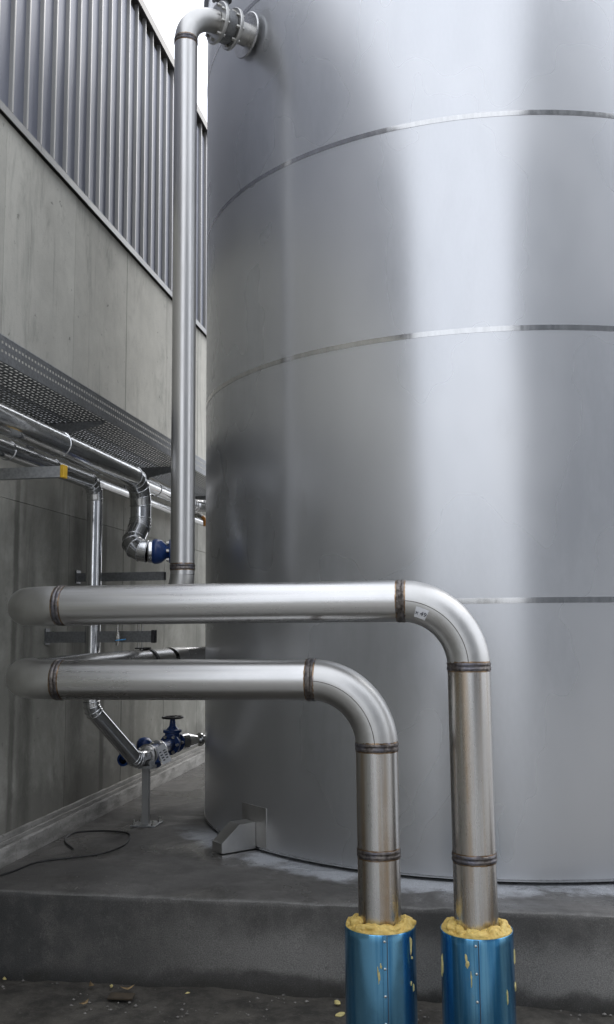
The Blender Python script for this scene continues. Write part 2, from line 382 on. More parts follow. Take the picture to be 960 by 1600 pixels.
def arc(p0, c, p1, R, n):
    """corner c between p0 and p1 rounded with centreline radius R -> points"""
    p0, c, p1 = Vector(p0), Vector(c), Vector(p1)
    u = (p0 - c).normalized(); v = (p1 - c).normalized()
    th = PI - u.angle(v); t = R * math.tan(th / 2)
    a = c + u * t; o = a + (v - u * v.dot(u)).normalized() * R
    e1 = (a - o).normalized(); e2 = -u
    return [o + e1 * (R * math.cos(th * i / n)) + e2 * (R * math.sin(th * i / n)) for i in range(n + 1)]

def mesh_obj(name, mb, mats, parent=None, smooth=35, bevel=0, origin=None):
    o3 = Vector(origin) if origin is not None else (Vector(parent.get('_o')) if parent is not None and parent.get('_o') else Vector((0, 0, 0)))
    me = bpy.data.meshes.new(name)
    me.from_pydata([v - o3 for v in mb.v], [], mb.f)
    if not isinstance(mats, (list, tuple)): mats = [mats]
    for m in mats: me.materials.append(MAT[m])
    if len(mats) > 1: me.polygons.foreach_set('material_index', mb.mi)
    me.update()
    if smooth: me.shade_smooth(); me.set_sharp_from_angle(angle=R_(smooth))
    o = bpy.data.objects.new(name, me); COL.objects.link(o)
    if parent is not None: o.parent = parent; o['_o'] = list(o3)
    else: o.location = o3; o['_o'] = list(o3)
    if bevel:
        b = o.modifiers.new('bevel', 'BEVEL'); b.width = bevel; b.segments = 2; b.limit_method = 'ANGLE'; b.angle_limit = R_(40)
    return o
def thing(name, label, cat, loc, group=None):
    o = bpy.data.objects.new(name, None); COL.objects.link(o); o.location = loc; o.empty_display_size = .1
    o['_o'] = list(loc); o['label'] = label; o['category'] = cat
    if group: o['group'] = group
    return o
def tag(o, label, cat, group=None):
    o['label'] = label; o['category'] = cat
    if group: o['group'] = group
    return o
def struct(o): o['kind'] = 'structure'; return o
V = Vector
def E(z): return z + EYE        # heights counted from the eye

# ------------------------------------------------------------------ setting
m = MB(); m.add([(-400, -400, 0), (400, -400, 0), (400, 400, 0), (-400, 400, 0)], [(0, 1, 2, 3)])
struct(mesh_obj('ground', m, 'yard', smooth=0))
# dirt strip in front of the plinth, uneven sheet
m = MB(); nx, ny = 90, 26; x0, x1, y0, y1 = -2.6, 3.2, 3.0, 4.53
for j in range(ny + 1):
    for i in range(nx + 1):
        x = x0 + (x1 - x0) * i / nx; y = y0 + (y1 - y0) * j / ny
        ed = min(1, (y - y0) / .3) * min(1, (x1 - x) / .3)
        m.v.append(V((x, y, .004 + ed * (.012 + .012 * math.sin(x * 7 + y * 3) * math.sin(y * 9 - x * 2) + random.uniform(-.004, .006)))))
for j in range(ny):
    for i in range(nx):
        a = j * (nx + 1) + i; m.f.append((a, a + 1, a + nx + 2, a + nx + 1)); m.mi.append(0)
struct(mesh_obj('dirt_strip', m, 'soil', smooth=60))
m = MB()
# plinth top and front as a fine grid so that the arris is slightly worn
prof = [(4.50, 0.0), (4.50, .12), (4.50, .26), (4.50, .395), (4.503, .412), (4.512, PZ - .001), (4.53, PZ), (4.7, PZ), (5.2, PZ), (6.0, PZ), (8, PZ), (14, PZ), (14, 0)]
xs = [-2.60 + .06 * i for i in range(121)]
for x in xs:
    for k, (y, z) in enumerate(prof):
        jx = random.uniform(-.004, .003) if k in (3, 4, 5) else 0
        m.v.append(V((x, y + (random.uniform(-.002, .002) if k < 6 else 0), z + jx)))
np_ = len(prof)
for i in range(len(xs) - 1):
    for k in range(np_ - 1):
        a = i * np_ + k; m.f.append((a, a + np_, a + np_ + 1, a + 1)); m.mi.append(0)
m.f.append(tuple((len(xs) - 1) * np_ + k for k in range(np_))); m.mi.append(0)
struct(mesh_obj('plinth', m, 'plinth', smooth=50))
# kerb upstand along the wall, with two thin ledges on top
m = MB(); ys = [4.5 + .05 * i for i in range(192)]
kp = [(-2.52, PZ + .001), (-2.521, PZ + .094), (-2.526, PZ + .102), (-2.540, PZ + .102), (-2.541, PZ + .082), (-2.552, PZ + .082), (-2.553, PZ + .118), (-2.568, PZ + .120), (-2.569, PZ + .098), (-2.579, PZ + .098), (-2.580, PZ + .142), (-2.594, PZ + .144), (-2.598, PZ + .144), (-2.598, PZ + .001)]
for y in ys:
    for (x, z) in kp: m.v.append(V((x + random.uniform(-.0015, .0015) * (x > -2.59), y, z + (random.uniform(-.002, .0015) if z > PZ + .02 else 0))))
nk = len(kp)
for i in range(len(ys) - 1):
    for k in range(nk - 1):
        a = i * nk + k; m.f.append((a, a + 1, a + nk + 1, a + nk)); m.mi.append(0)
m.f.append(tuple(range(nk))); m.mi.append(0)
struct(mesh_obj('kerb', m, 'kerb', smooth=30))

# ------------------------------------------------------------------ hall on the left
WX = -2.60; WY0, WY1 = -0.12, 14.88
FZ = E(2.985); RZ = E(5.20)
hall = thing('industrial_hall', 'industrial hall with concrete base wall and ribbed blue grey sheet cladding above', 'building', (WX, 7, 0))
m = MB().box(WX - 9, WX - .013, WY0 + .02, WY1 - .02, 0, RZ - .06); mesh_obj('wall_core', m, 'joint', hall, smooth=0)
joints = [4.88 + (k - 5) * 1.0 - .0 for k in range(0, 16)]
zr = [0.0, E(.745), FZ - .01]
for k in range(len(joints) - 1):
    for q in range(2):
        a, b = joints[k] + .0022, joints[k + 1] - .0022
        if k == 3: pass
        m = MB().box(WX - .03, WX + random.uniform(-.0015, .0015), a, b, zr[q] + (.0 if q == 0 else .001), zr[q + 1] - (.001 if q == 0 else 0))
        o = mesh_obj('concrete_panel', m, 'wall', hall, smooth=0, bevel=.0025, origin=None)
# base flashing, drip edge, in three lengths
for a, b in ((WY0, 2.0), (2.004, 5.262), (5.266, 9.4), (9.404, WY1)):
    m = MB(); pr = [(WX - .02, FZ + .05), (WX + .022, FZ + .044), (WX + .03, FZ + .038), (WX + .03, FZ - .012), (WX + .026, FZ - .012), (WX + .02, FZ + .03), (WX - .02, FZ + .03)]
    m.rings([[V((x, a, z)) for x, z in pr], [V((x, b, z)) for x, z in pr]]); mesh_obj('flashing', m, 'trim', hall, smooth=0)
RS = .19; ry0 = 4.891 - 26 * RS
nr = int((WY1 - ry0) / RS)
for k in range(nr + 1):
    y = ry0 + k * RS
    if y < WY0 or y > WY1 - .05: continue
    m = MB(); zb_, zt_ = FZ + .047, RZ - .03 + random.uniform(-.004, .004)
    pr = [(WX - .004, y - .012), (WX + .024, y - .009), (WX + .027, y - .006), (WX + .027, y + .006), (WX + .024, y + .009), (WX - .004, y + .012)]
    m.rings([[V((a, b, zb_)) for a, b in pr], [V((a, b, zt_)) for a, b in pr]])
    rb = mesh_obj('rib', m, 'fin', hall, smooth=0)
    m = MB(); pr = [(WX - .012, y + .008), (WX + .001, y + .010), (WX + .001, y + RS - .010), (WX - .012, y + RS - .008)]
    m.rings([[V((a, b, zb_ - .01)) for a, b in pr], [V((a, b, zt_ - .07)) for a, b in pr]])
    mesh_obj('cladding_panel', m, 'clad', hall, smooth=0)
m = MB(); pr = [(WX - .3, RZ + .03), (WX + .045, RZ + .035), (WX + .055, RZ + .03), (WX + .055, RZ - .05), (WX + .047, RZ - .05), (WX + .045, RZ - .005), (WX - .3, RZ - .005)]
m.rings([[V((x, WY0 - .05, z)) for x, z in pr], [V((x, WY1, z)) for x, z in pr]]); mesh_obj('roof_trim', m, 'trim_dark', hall, smooth=0)
m = MB().box(WX - 9, WX - .02, WY0, WY1, RZ - .058, RZ - .02); mesh_obj('roof', m, 'trim_dark', hall, smooth=0)
m = MB().box(WX - 9, WX - .004, WY0 - .0, WY0 + .018, 0, FZ); mesh_obj('end_wall', m, 'wall', hall, smooth=0)
m = MB().box(WX - 9, WX - .004, WY0 - .004, WY0 + .018, FZ + .01, RZ - .06); mesh_obj('end_cladding', m, 'clad', hall, smooth=0)
m = MB().tube([(WX + .09, WY0 + .12, .0), (WX + .09, WY0 + .12, RZ - .05)], .05, 20); mesh_obj('downpipe', m, 'galv', hall)

# ------------------------------------------------------------------ tank
tank = thing('storage_tank', 'huge brushed stainless steel cylindrical tank standing on the concrete plinth', 'tank', (TX, TY, PZ))
TZ0, TZ1 = PZ + .018, 6.3
m = MB(); N = 288; rs = []
wv_ = [(random.choice((5, 7, 9, 11, 14, 18, 23, 29, 37)), random.uniform(.2, 1.6), random.uniform(0, 6.28), random.uniform(0, 6.28)) for _ in range(14)]
def dent(a, z):                 # rolled plate is never perfectly round: waves of a fraction of a millimetre
    return sum(.0021 / (n_ ** 1.25) * math.sin(n_ * a + p1 + .5 * math.sin(z * k_ + p2)) * (.6 + .4 * math.sin(k_ * z + p2)) for n_, k_, p1, p2 in wv_)
for z in [TZ0 + (TZ1 - TZ0) * i / 40 for i in range(41)]:
    rs.append([V((TX + (TR + dent(2 * PI * j / N, z) - .0004) * math.cos(2 * PI * j / N), TY + (TR + dent(2 * PI * j / N, z) - .0004) * math.sin(2 * PI * j / N), z)) for j in range(N)])
m.rings(rs, False); mesh_obj('shell', m, 'tank', tank, smooth=60)
m = MB(); prof = [(0, TR), (.012, TR + .03), (.02, TR), (.5, .6), (.55, .01)]
m.lathe(prof, (TX, TY, TZ1), (0, 0, 1), 96); mesh_obj('roof', m, 'tank', tank, smooth=30)
m = MB().lathe([(0, TR - .05), (.0175, TR - .05), (.0176, TR - .3)], (TX, TY, PZ + .0005), (0, 0, 1), 160); mesh_obj('base_ring', m, 'black', tank)
m = MB().lathe([(.006, TR - .08), (-.0005, TR - .001), (.012, TR + .0016), (.0122, TR - .001)], (TX, TY, TZ0), (0, 0, 1), 288); mesh_obj('bottom_lip', m, 'seam', tank, smooth=60)
for z in (E(.1214), E(1.554), E(2.759), E(3.965)):
    m = MB(); pr = [(-.0145, TR - .002), (-.0143, TR + .0012), (0, TR + .0014), (.0143, TR + .0012), (.0145, TR - .002)]
    m.lathe(pr, (TX, TY, z), (0, 0, 1), 288); mesh_obj('weld_seam', m, 'seam', tank, smooth=60)
# anchor bracket at the foot, with its backing plate
def tank_pt(ang, r, z): return V((TX + r * math.cos(ang), TY + r * math.sin(ang), z))
ab = math.atan2(5.50 - TY, -1.28 - TX)
er = V((math.cos(ab), math.sin(ab), 0)); et = V((-math.sin(ab), math.cos(ab), 0)); ez = V((0, 0, 1))
m = MB(); pl = []
for rr_ in (TR - .004, TR + .004):
    for zz in (PZ + .035, PZ + .255):
        pl.append([tank_pt(ab + (i - 4) / 4 * .062 + .012, rr_, zz) for i in range(9)])
vs = [p for r in pl for p in r]; fs = []
for i in range(8):
    fs += [(18 + i, 18 + i + 1, 27 + i + 1, 27 + i), (9 + i, 9 + i + 1, 27 + i + 1, 27 + i)[::-1], (i, i + 1, 18 + i + 1, 18 + i)]
fs += [(0, 18, 27, 9), (8, 17, 35, 26)]
m.add(vs, fs); bp = mesh_obj('anchor_bracket', m, 'elbow', tank, smooth=30)
def gusset(side):
    base = V((TX, TY, 0)) + er * (TR + .006) + et * side
    pts = [(0, .02), (.215, .02), (.225, .03), (.225, .075), (.11, .165), (0, .165)]
    mm = MB(); n = len(pts)
    A = [base + er * a + ez * (PZ + b) - et * .003 for a, b in pts]; B = [base + er * a + ez * (PZ + b) + et * .003 for a, b in pts]
    mm.add(A + B, [tuple(range(n - 1, -1, -1)), tuple(range(n, 2 * n))] + [(i, (i + 1) % n, n + (i + 1) % n, n + i) for i in range(n)])
    return mm
for s_ in (-.048, .048): mesh_obj('gusset', gusset(s_), 'elbow', bp, smooth=0)
base = V((TX, TY, 0)) + er * (TR + .006)
m = MB()
tp = [(0, .166), (.11, .166), (.226, .074), (.226, .022), (.222, .022), (.222, .072), (.108, .162), (0, .162)]
A = [base + er * a + ez * (PZ + b) - et * .052 for a, b in tp]; B = [base + er * a + ez * (PZ + b) + et * .052 for a, b in tp]; n = len(tp)
m.add(A + B, [tuple(range(n - 1, -1, -1)), tuple(range(n, 2 * n))] + [(i, (i + 1) % n, n + (i + 1) % n, n + i) for i in range(n)])
mesh_obj('cover_plate', m, 'elbow', bp, smooth=0)
m = MB().obox(base + er * .11 + ez * (PZ + .0055), er, et, ez, .116, .056, .005); mesh_obj('foot_plate', m, 'elbow', bp, smooth=0)

# ------------------------------------------------------------------ stainless pipes
PR = .084; BR = .262; PY = 3.85
def weld(parent, p, d, r=PR, name='weld'):
    mb = MB(); w_ = .0155
    pr = [(-w_ - .005, r + .0004), (-w_, r + .0009), (-w_ * .85, r + .0030), (-w_ * .45, r + .0036), (-w_ * .1, r + .0016), (w_ * .15, r + .0016), (w_ * .5, r + .0038), (w_ * .85, r + .0028), (w_, r + .0009), (w_ + .005, r + .0004)]
    mb.lathe(pr, p, d, 56, wob=.0011, mis=[1, 0, 0, 0, 0, 0, 0, 0, 1])
    return mesh_obj(name, mb, ['weld', 'tint'], parent, smooth=60)
def section(parent, p0, p1, mat, r=PR, segs=56, name='pipe_section'):
    n = 4; p0, p1 = V(p0), V(p1)
    return mesh_obj(name, MB().tube([p0.lerp(p1, i / n) for i in range(n + 1)], r, segs, caps=False), mat, parent, smooth=60)
def elbow(parent, p0, c, p1, R=BR, r=PR, n=20, seam_dir=None, mat='elbow'):
    pts = arc(p0, c, p1, R, n); o = mesh_obj('elbow', MB().tube(pts, r, 56, caps=False), mat, parent, smooth=60)
    if seam_dir is not None:
        sdv = V(seam_dir); q = [p + sdv * (r + .0002) for p in pts]
        mesh_obj('seam_line', MB().tube(q, .0017, 6), 'scratch', o)
    return o
def flange(parent, p, d, r, thick, bore, name='flange', bolts=8, mat='elbow', br=None):
    d = V(d).normalized(); mb = MB().lathe([(0, bore), (0, r - .004), (.004, r), (thick - .004, r), (thick, r - .004), (thick, bore)], p, d, 48)
    fo = mesh_obj(name, mb, mat, parent, smooth=30)
    a = perp(d); b = d.cross(a); br = br or r * .8
    for k in range(bolts):
        th = 2 * PI * (k + .5) / bolts; c = V(p) + (a * math.cos(th) + b * math.sin(th)) * br
        mesh_obj('bolt', MB().lathe([(-.018, .0001), (-.018, .011), (0, .0115), (thick, .0115), (thick + .016, .011), (thick + .016, .0001)], c, d, 6), 'bolt', fo, smooth=0)
    return fo
XR, XL, BX = -.007, -.379, -1.99
ZU, ZL = E(.098), E(-.217)
up = thing('stainless_pipe', 'upper stainless pipe running along the tank and up the tall riser to the top nozzle', 'pipe', (XR, PY, 0))
jt = E(-1.145)
section(up, (XR, PY, .05), (XR, PY, E(-.893)), 'pipe_z'); section(up, (XR, PY, E(-.893)), (XR, PY, ZU - BR), 'pipe_z')
weld(up, (XR, PY, E(-.893)), (0, 0, 1)); weld(up, (XR, PY, ZU - BR), (0, 0, 1))
e1 = elbow(up, (XR, PY, 1), (XR, PY, ZU), (-1, PY, ZU), seam_dir=(0, -1, 0))
weld(up, (XR - BR, PY, ZU), (1, 0, 0)); section(up, (XR - BR, PY, ZU), (-1.728, PY, ZU), 'pipe_x'); weld(up, (-1.728, PY, ZU), (1, 0, 0))
elbow(up, (-1.0, PY, ZU), (BX, PY, ZU), (BX, 6, ZU))
TPX, TPY, TPR = -1.6, 5.17, .069
section(up, (BX, PY + BR, ZU), (BX, 4.80, ZU), 'pipe_y')
m = MB().lathe([(0, PR), (.02, PR), (.10, TPR), (.12, TPR)], (BX, 4.80, ZU), (0, 1, 0), 48); mesh_obj('reducer', m, 'elbow', up)
zz = E(.135)
elbow(up, (BX, 4.8, ZU), (BX, TPY, ZU), (TPX, TPY, ZU), R=.2, r=TPR)
elbow(up, (BX, TPY, ZU), (TPX, TPY, ZU), (TPX, TPY, 4), R=.2, r=TPR)
section(up, (TPX, TPY, ZU + .2), (TPX, TPY, E(.341)), 'pipe_z2', TPR)
# keep the bend visible just under the weld: a short bend stub
section(up, (TPX, TPY, E(.341)), (TPX, TPY, E(3.545)), 'pipe_z2', TPR)
weld(up, (TPX, TPY, E(.341)), (0, 0, 1), TPR); weld(up, (TPX, TPY, E(3.545)), (0, 0, 1), TPR)
nd = V((TX - TPX, TY - TPY, 0)).normalized(); NZ = E(3.757); tc = V((TPX, TPY, NZ))
elbow(up, (TPX, TPY, 4), tc, tc + nd, R=.21, r=TPR)
flange(up, tc + nd * .212, nd, .128, .022, TPR - .002)
# nozzle of the tank: neck, flange, round pad
dist = (V((TX, TY, NZ)) - tc).length - TR
nz = mesh_obj('nozzle', MB().tube([tc + nd * .35, tc + nd * (dist + .06)], TPR, 48), 'elbow', tank)
flange(nz, tc + nd * .318, nd, .128, .022, TPR - .002, name='nozzle_flange')
m = MB().lathe([(0, TPR), (0, .138), (.003, .142), (.011, .142), (.014, .138), (.014, TPR)], tc + nd * (dist - .035), nd, 64); mesh_obj('reinforcing_pad', m, 'pipe_x', nz, smooth=30)
# wafer valve between the two flanges
wv = thing('wafer_valve', 'dark wafer valve clamped between the flanges at the top tank nozzle', 'valve', tc + nd * .236)
m = MB().lathe([(0, TPR - .004), (0, .098), (.01, .103), (.068, .103), (.08, .098), (.08, TPR - .004)], tc + nd * .236, nd, 40); mesh_obj('body', m, 'galv_dark', wv, smooth=30)
a0 = tc + nd * .276
mesh_obj('neck', MB().lathe([(.09, .028), (.17, .024), (.172, .045), (.19, .045), (.192, .0001)], a0, (0, 0, 1), 24), 'galv_dark', wv, smooth=30)
side_ = V((nd.y, -nd.x, 0))
mesh_obj('gearbox', MB().obox(a0 + ez * .225 - side_ * .01, nd, side_, ez, .04, .062, .034), 'galv_dark', wv, smooth=0, bevel=.012)
mesh_obj('hand_lever', MB().tube([a0 + ez * .24, a0 + ez * .25 - side_ * .14], .012, 12), 'galv', wv)
# label sticker on the elbow
def elbow_surf(c_o, u, v, R, r, th, ph):
    """point on elbow: th along bend from u (start) to v; ph around the tube, 0 = towards -Y"""
    rad = u * math.cos(th) + v * math.sin(th); cc = c_o + rad * R
    return cc + V((0, -1, 0)) * (r * math.cos(ph)) + rad * (r * math.sin(ph))
co = V((XR - BR, PY, ZU - BR))
m = MB(); vs = []; n1, n2 = 6, 4
t0, t1, p0_, p1_ = R_(15), R_(27.5), R_(-42), R_(-10)
for i in range(n1 + 1):
    for j in range(n2 + 1):
        vs.append(elbow_surf(co, V((0, 0, 1)), V((1, 0, 0)), BR, PR + .0012, t0 + (t1 - t0) * i / n1, p0_ + (p1_ - p0_) * j / n2))
m.add(vs, [(i * (n2 + 1) + j, i * (n2 + 1) + j + 1, (i + 1) * (n2 + 1) + j + 1, (i + 1) * (n2 + 1) + j)[::-1] for i in range(n1) for j in range(n2)])
st = mesh_obj('label_sticker', m, 'white', up, smooth=60)
fc = bpy.data.curves.new('handwriting', 'FONT'); fc.body = 'x 49'; fc.size = .026; fc.align_x = 'CENTER'; fc.align_y = 'CENTER'; fc.extrude = .0004
tx = bpy.data.objects.new('handwriting', fc); COL.objects.link(tx); fc.materials.append(MAT['ink'])
tm, pm = (t0 + t1) / 2, (p0_ + p1_) / 2
cpt = elbow_surf(co, V((0, 0, 1)), V((1, 0, 0)), BR, PR + .0026, tm, pm)
ax_x = V((math.cos(tm), 0, -math.sin(tm))); rad = V((math.sin(tm), 0, math.cos(tm)))
nrm = (V((0, -1, 0)) * math.cos(pm) + rad * math.sin(pm)).normalized(); ax_y = nrm.cross(ax_x)
mt = Matrix.Identity(4)
for i in range(3): mt[i][0], mt[i][1], mt[i][2], mt[i][3] = ax_x[i], ax_y[i], nrm[i], cpt[i] - st['_o'][i]
bpy.context.view_layer.update()
me_ = bpy.data.meshes.new_from_object(tx); bpy.data.objects.remove(tx)
tx = bpy.data.objects.new('handwriting', me_); COL.objects.link(tx); tx.parent = st; tx.matrix_local = mt

lo = thing('stainless_pipe', 'lower stainless pipe with the shorter run, bending down into the left blue jacket', 'pipe', (XL, PY, 0))
section(lo, (XL, PY, .05), (XL, PY, E(-.887)), 'pipe_z'); section(lo, (XL, PY, E(-.887)), (XL, PY, ZL - BR), 'pipe_z')
weld(lo, (XL, PY, E(-.887)), (0, 0, 1)); weld(lo, (XL, PY, ZL - BR), (0, 0, 1))
elbow(lo, (XL, PY, 1), (XL, PY, ZL), (-1, PY, ZL), seam_dir=(0, -1, 0))
weld(lo, (XL - BR, PY, ZL), (1, 0, 0)); section(lo, (XL - BR, PY, ZL), (-1.728, PY, ZL), 'pipe_x'); weld(lo, (-1.728, PY, ZL), (1, 0, 0))
elbow(lo, (-1.0, PY, ZL), (BX, PY, ZL), (BX, 6, ZL))
section(lo, (BX, PY + BR, ZL), (BX, 6.05, ZL), 'pipe_y')
tdir = V((TX - BX, 6.9 - 6.25, 0)).normalized()
elbow(lo, (BX, 5, ZL), (BX, 6.22, ZL), V((BX, 6.22, ZL)) + V((.6, .75, 0)), R=.25)
section(lo, V((BX, 6.22, ZL)) + V((.6, .75, 0)).normalized() * .085, V((BX, 6.22, ZL)) + V((.6, .75, 0)).normalized() * .55, 'pipe_y')

# ------------------------------------------------------------------ blue jackets with foam
def jacket(x, label, seam_ang, smears, seed):
    rnd = random.Random(seed); JR = .139; top = E(-1.160)
    j = thing('pipe_jacket', label, 'pipe jacket', (x, PY, 0), 'blue insulation jackets round the rising pipes')
    mesh_obj('casing', MB().lathe([(.0, JR), (.2, JR), (top - .03, JR), (top - .003, JR), (top, JR - .001), (top, JR - .003), (top - .02, JR - .003)], (x, PY, 0), (0, 0, 1), 72), 'blue_film', j, smooth=40)
    def cp(a, r, z): return V((x + r * math.sin(a), PY - r * math.cos(a), z))   # a = 0 faces the camera
    m = MB(); w2 = .011
    for k in (-1, 1): pass
    q = [(seam_ang + d / JR, JR + h) for d, h in ((-.012, .0003), (-.011, .0016), (.004, .0022), (.0045, .0003))]
    m.rings([[cp(a, r, .002) for a, r in q], [cp(a, r, top - .001) for a, r in q]]); mesh_obj('lap_seam', m, 'blue_film', j, smooth=0)
    q = [(seam_ang + d / JR, JR + h) for d, h in ((.0046, .0002), (.0047, .0011), (.0072, .0011), (.0073, .0002))]
    mesh_obj('seam_gap', MB().rings([[cp(a, r, .003) for a, r in q], [cp(a, r, top - .002) for a, r in q]]), 'ink', j, smooth=0)
    z = top - .022
    while z > .03:
        c = cp(seam_ang - .004 / JR, JR + .002, z); d = V((math.sin(seam_ang), -math.cos(seam_ang), 0))
        mesh_obj('rivet', MB().lathe([(0, .0056), (.002, .005), (.0036, .0025), (.004, .0001)], c, d, 8), 'bolt', j)
        z -= .098
    # foam: one ragged mass, filled ring and squeezed-out lumps fused together
    m = MB(); n = 64; kk = [rnd.uniform(0, 6.28) for _ in range(8)]; rs = []
    for t_, lo_ in ((0, 1), (0, 0), (.15, 0), (.35, 0), (.55, 0), (.75, 0), (.9, 0), (1, 0), (1, 1)):
        ring = []
        for k in range(n):
            a = 2 * PI * k / n; r = PR - .008 + (JR - .0045 - PR + .008) * t_
            h = .008 + .007 * math.sin(3 * a + kk[0]) * math.sin(t_ * 3) + .006 * math.sin(7 * a + kk[1] + t_ * 4) + rnd.uniform(-.003, .003)
            if t_ == 1: h = .002 + .003 * math.sin(4 * a + kk[3]) + rnd.uniform(-.002, .002)
            ring.append(cp(a, r, top + (-.03 if lo_ else h)))
        rs.append(ring)
    m.rings(rs, False, closed=True)
    lumps = [(rnd.uniform(-PI, PI) if k > 10 else rnd.uniform(-1.6, 1.6), PR + rnd.uniform(.002, .030), rnd.uniform(.010, .024)) for k in range(30)]
    for a, r, s_ in lumps:
        rs = []; ph = [rnd.uniform(0, 6.28) for _ in range(4)]; nu, nv = 12, 8
        ca = cp(a, r, top + .006 + rnd.uniform(0, .012)); el = rnd.uniform(.9, 1.9); da = rnd.uniform(-.9, .9)
        for i in range(nv + 1):
            th = PI * (i + .02) / (nv + .04); ring = []
            for k in range(nu):
                p = 2 * PI * k / nu; rr = s_ * (1 + .2 * math.sin(3 * p + ph[0]) * math.sin(th) + .16 * math.sin(2 * th + ph[1]))
                tt = V((math.cos(a + da), math.sin(a + da), 0)); nn = V((math.sin(a + da), -math.cos(a + da), 0))
                ring.append(ca + tt * (rr * math.sin(th) * math.cos(p) * el) + nn * (rr * math.sin(th) * math.sin(p) * .8) + ez * (rr * math.cos(th) * .75))
            rs.append(ring)
        m.rings(rs, True)
    for a, hh in smears['flakes']:
        rs = []
        for i in range(7):
            f_ = i / 6; wdt = .026 * (1 - f_) ** .8 + .004; cx_ = cp(a, PR + .02 + .018 * (1 - f_), top - .002 + hh * f_)
            tt = V((math.cos(a), math.sin(a), 0)); nn = V((math.sin(a), -math.cos(a), 0))
            rs.append([cx_ + tt * (wdt * math.cos(2 * PI * k / 8) + .006 * math.sin(9 * f_)) + nn * (.014 * (1 - f_ * .6) * math.sin(2 * PI * k / 8)) for k in range(8)])
        m.rings(rs)
    fr = mesh_obj('foam_collar', m, 'foam', j, smooth=0)
    rm = fr.modifiers.new('fuse', 'REMESH'); rm.mode = 'VOXEL'; rm.voxel_size = .0032; rm.use_smooth_shade = True
    for nm, sc_, st_r in (('foam_swell', .022, .006), ('foam_tear', .006, .0028)):
        tex = bpy.data.textures.new(nm, 'CLOUDS'); tex.noise_scale = sc_; tex.noise_depth = 2
        dp = fr.modifiers.new(nm, 'DISPLACE'); dp.texture = tex; dp.strength = st_r; dp.mid_level = .5; dp.texture_coords = 'LOCAL'
    # dried runs of foam on the casing
    for a, zc, wa, hz in smears['runs']:
        m = MB(); n = 22; ph = [rnd.uniform(0, 6.28) for _ in range(3)]; rim, mid = [], []
        for k in range(n):
            t_ = 2 * PI * k / n; k_ = 1 + .3 * math.sin(2 * t_ + ph[0]) + .28 * math.sin(3 * t_ + ph[1]) + .16 * math.sin(5 * t_ + ph[2])
            rim.append(cp(a + wa / JR * math.cos(t_) * k_, JR + .0002, top + zc + hz * math.sin(t_) * k_)); mid.append(cp(a + wa * .6 / JR * math.cos(t_) * k_, JR + .004, top + zc + hz * .7 * math.sin(t_) * k_))
        m.rings([rim, mid], False); m.f.append(tuple(range(n, 2 * n))); m.mi.append(0)
        mesh_obj('foam_run', m, 'foam_pale' if wa < .012 else 'foam', j, smooth=60)
    return j
jacket(XL, 'blue film covered pipe jacket with foam collar, the left one of the pair', .24, {'flakes': [(1.25, .05), (1.0, .025)], 'runs': [(1.08, -.05, .007, .024), (.04, -.145, .0045, .026), (.10, -.11, .003, .012), (1.12, -.10, .003, .006), (1.05, -.19, .002, .007), (1.18, -.21, .002, .01)]}, 3)
jacket(XR, 'blue film covered pipe jacket with foam collar, the right one of the pair', .0, {'flakes': [(1.2, .045), (-1.4, .022)], 'runs': [(-1.25, -.13, .010, .036), (-.28, -.082, .007, .022), (-.17, -.14, .003, .022), (.86, -.21, .0025, .02), (1.45, -.09, .004, .026), (1.42, -.20, .005, .014)]}, 8)

# ------------------------------------------------------------------ cable tray
tray = thing('cable_tray', 'perforated galvanised cable tray fixed along the concrete wall', 'cable tray', (-2.35, 6, E(1.23)))
ty0, ty1 = .1, 13.0; txn, txf = -2.10, -2.56; tz0, tz1 = E(1.232), E(1.354)
def perforated(mb, o, u, v, nu, nv, cu, cv, hu, hv, stagger=False, solid=None):
    """sheet of nu x nv cells (cu x cv) spanned by u, v with a hu x hv slot in each cell"""
    for j in range(nv):
        for i in range(nu):
            p = o + u * (i * cu) + v * (j * cv)
            if solid and solid(i, j):
                mb.add([p, p + u * cu, p + u * cu + v * cv, p + v * cv], [(0, 1, 2, 3)]); continue
            a0, a1 = (cu - hu) / 2, (cu + hu) / 2; b0, b1 = (cv - hv) / 2, (cv + hv) / 2
            if stagger and j % 2: a0, a1 = a0 + cu * .2, a1 + cu * .2
            g = lambda a, b: p + u * a + v * b
            vs = [g(0, 0), g(cu, 0), g(cu, cv), g(0, cv), g(a0, b0), g(a1, b0), g(a1, b1), g(a0, b1)]
            mb.add(vs, [(0, 1, 5, 4), (1, 2, 6, 5), (2, 3, 7, 6), (3, 0, 4, 7)])
def sheet(name, mb, mat, parent, th=.0016):
    o = mesh_obj(name, mb, mat, parent, smooth=0); s_ = o.modifiers.new('solidify', 'SOLIDIFY'); s_.thickness = th; s_.offset = 0; return o
ey = V((0, 1, 0)); ex = V((1, 0, 0)); L = ty1 - ty0
m = MB(); rows = [(0, .018, 1), (.018, .022, 0), (.040, .022, 1), (.062, .022, 0), (.084, .022, 1), (.106, .016, 1)]
hgt = tz1 - tz0; nL = int(L / .034)
o_ = V((txn, ty0, tz0))
perforated(m, o_, ey, ez, nL, 6, .034, hgt / 6, .02, .0135, solid=lambda i, j: j in (0, 1, 3, 5))
sheet('side_rail', m, 'galv_dark', tray)
m = MB(); perforated(m, V((txn, ty0, tz0)), ey, -ex, int(L / .05), 17, .05, (txn - txf) / 17, .032, .0125, True)
sheet('tray_floor', m, 'galv_dark', tray)
m = MB(); perforated(m, V((txf, ty0, tz0)), ey, ez, nL, 6, .034, hgt / 6, .02, .0115, solid=lambda i, j: j in (1, 3, 5))
sheet('side_rail', m, 'galv', tray)
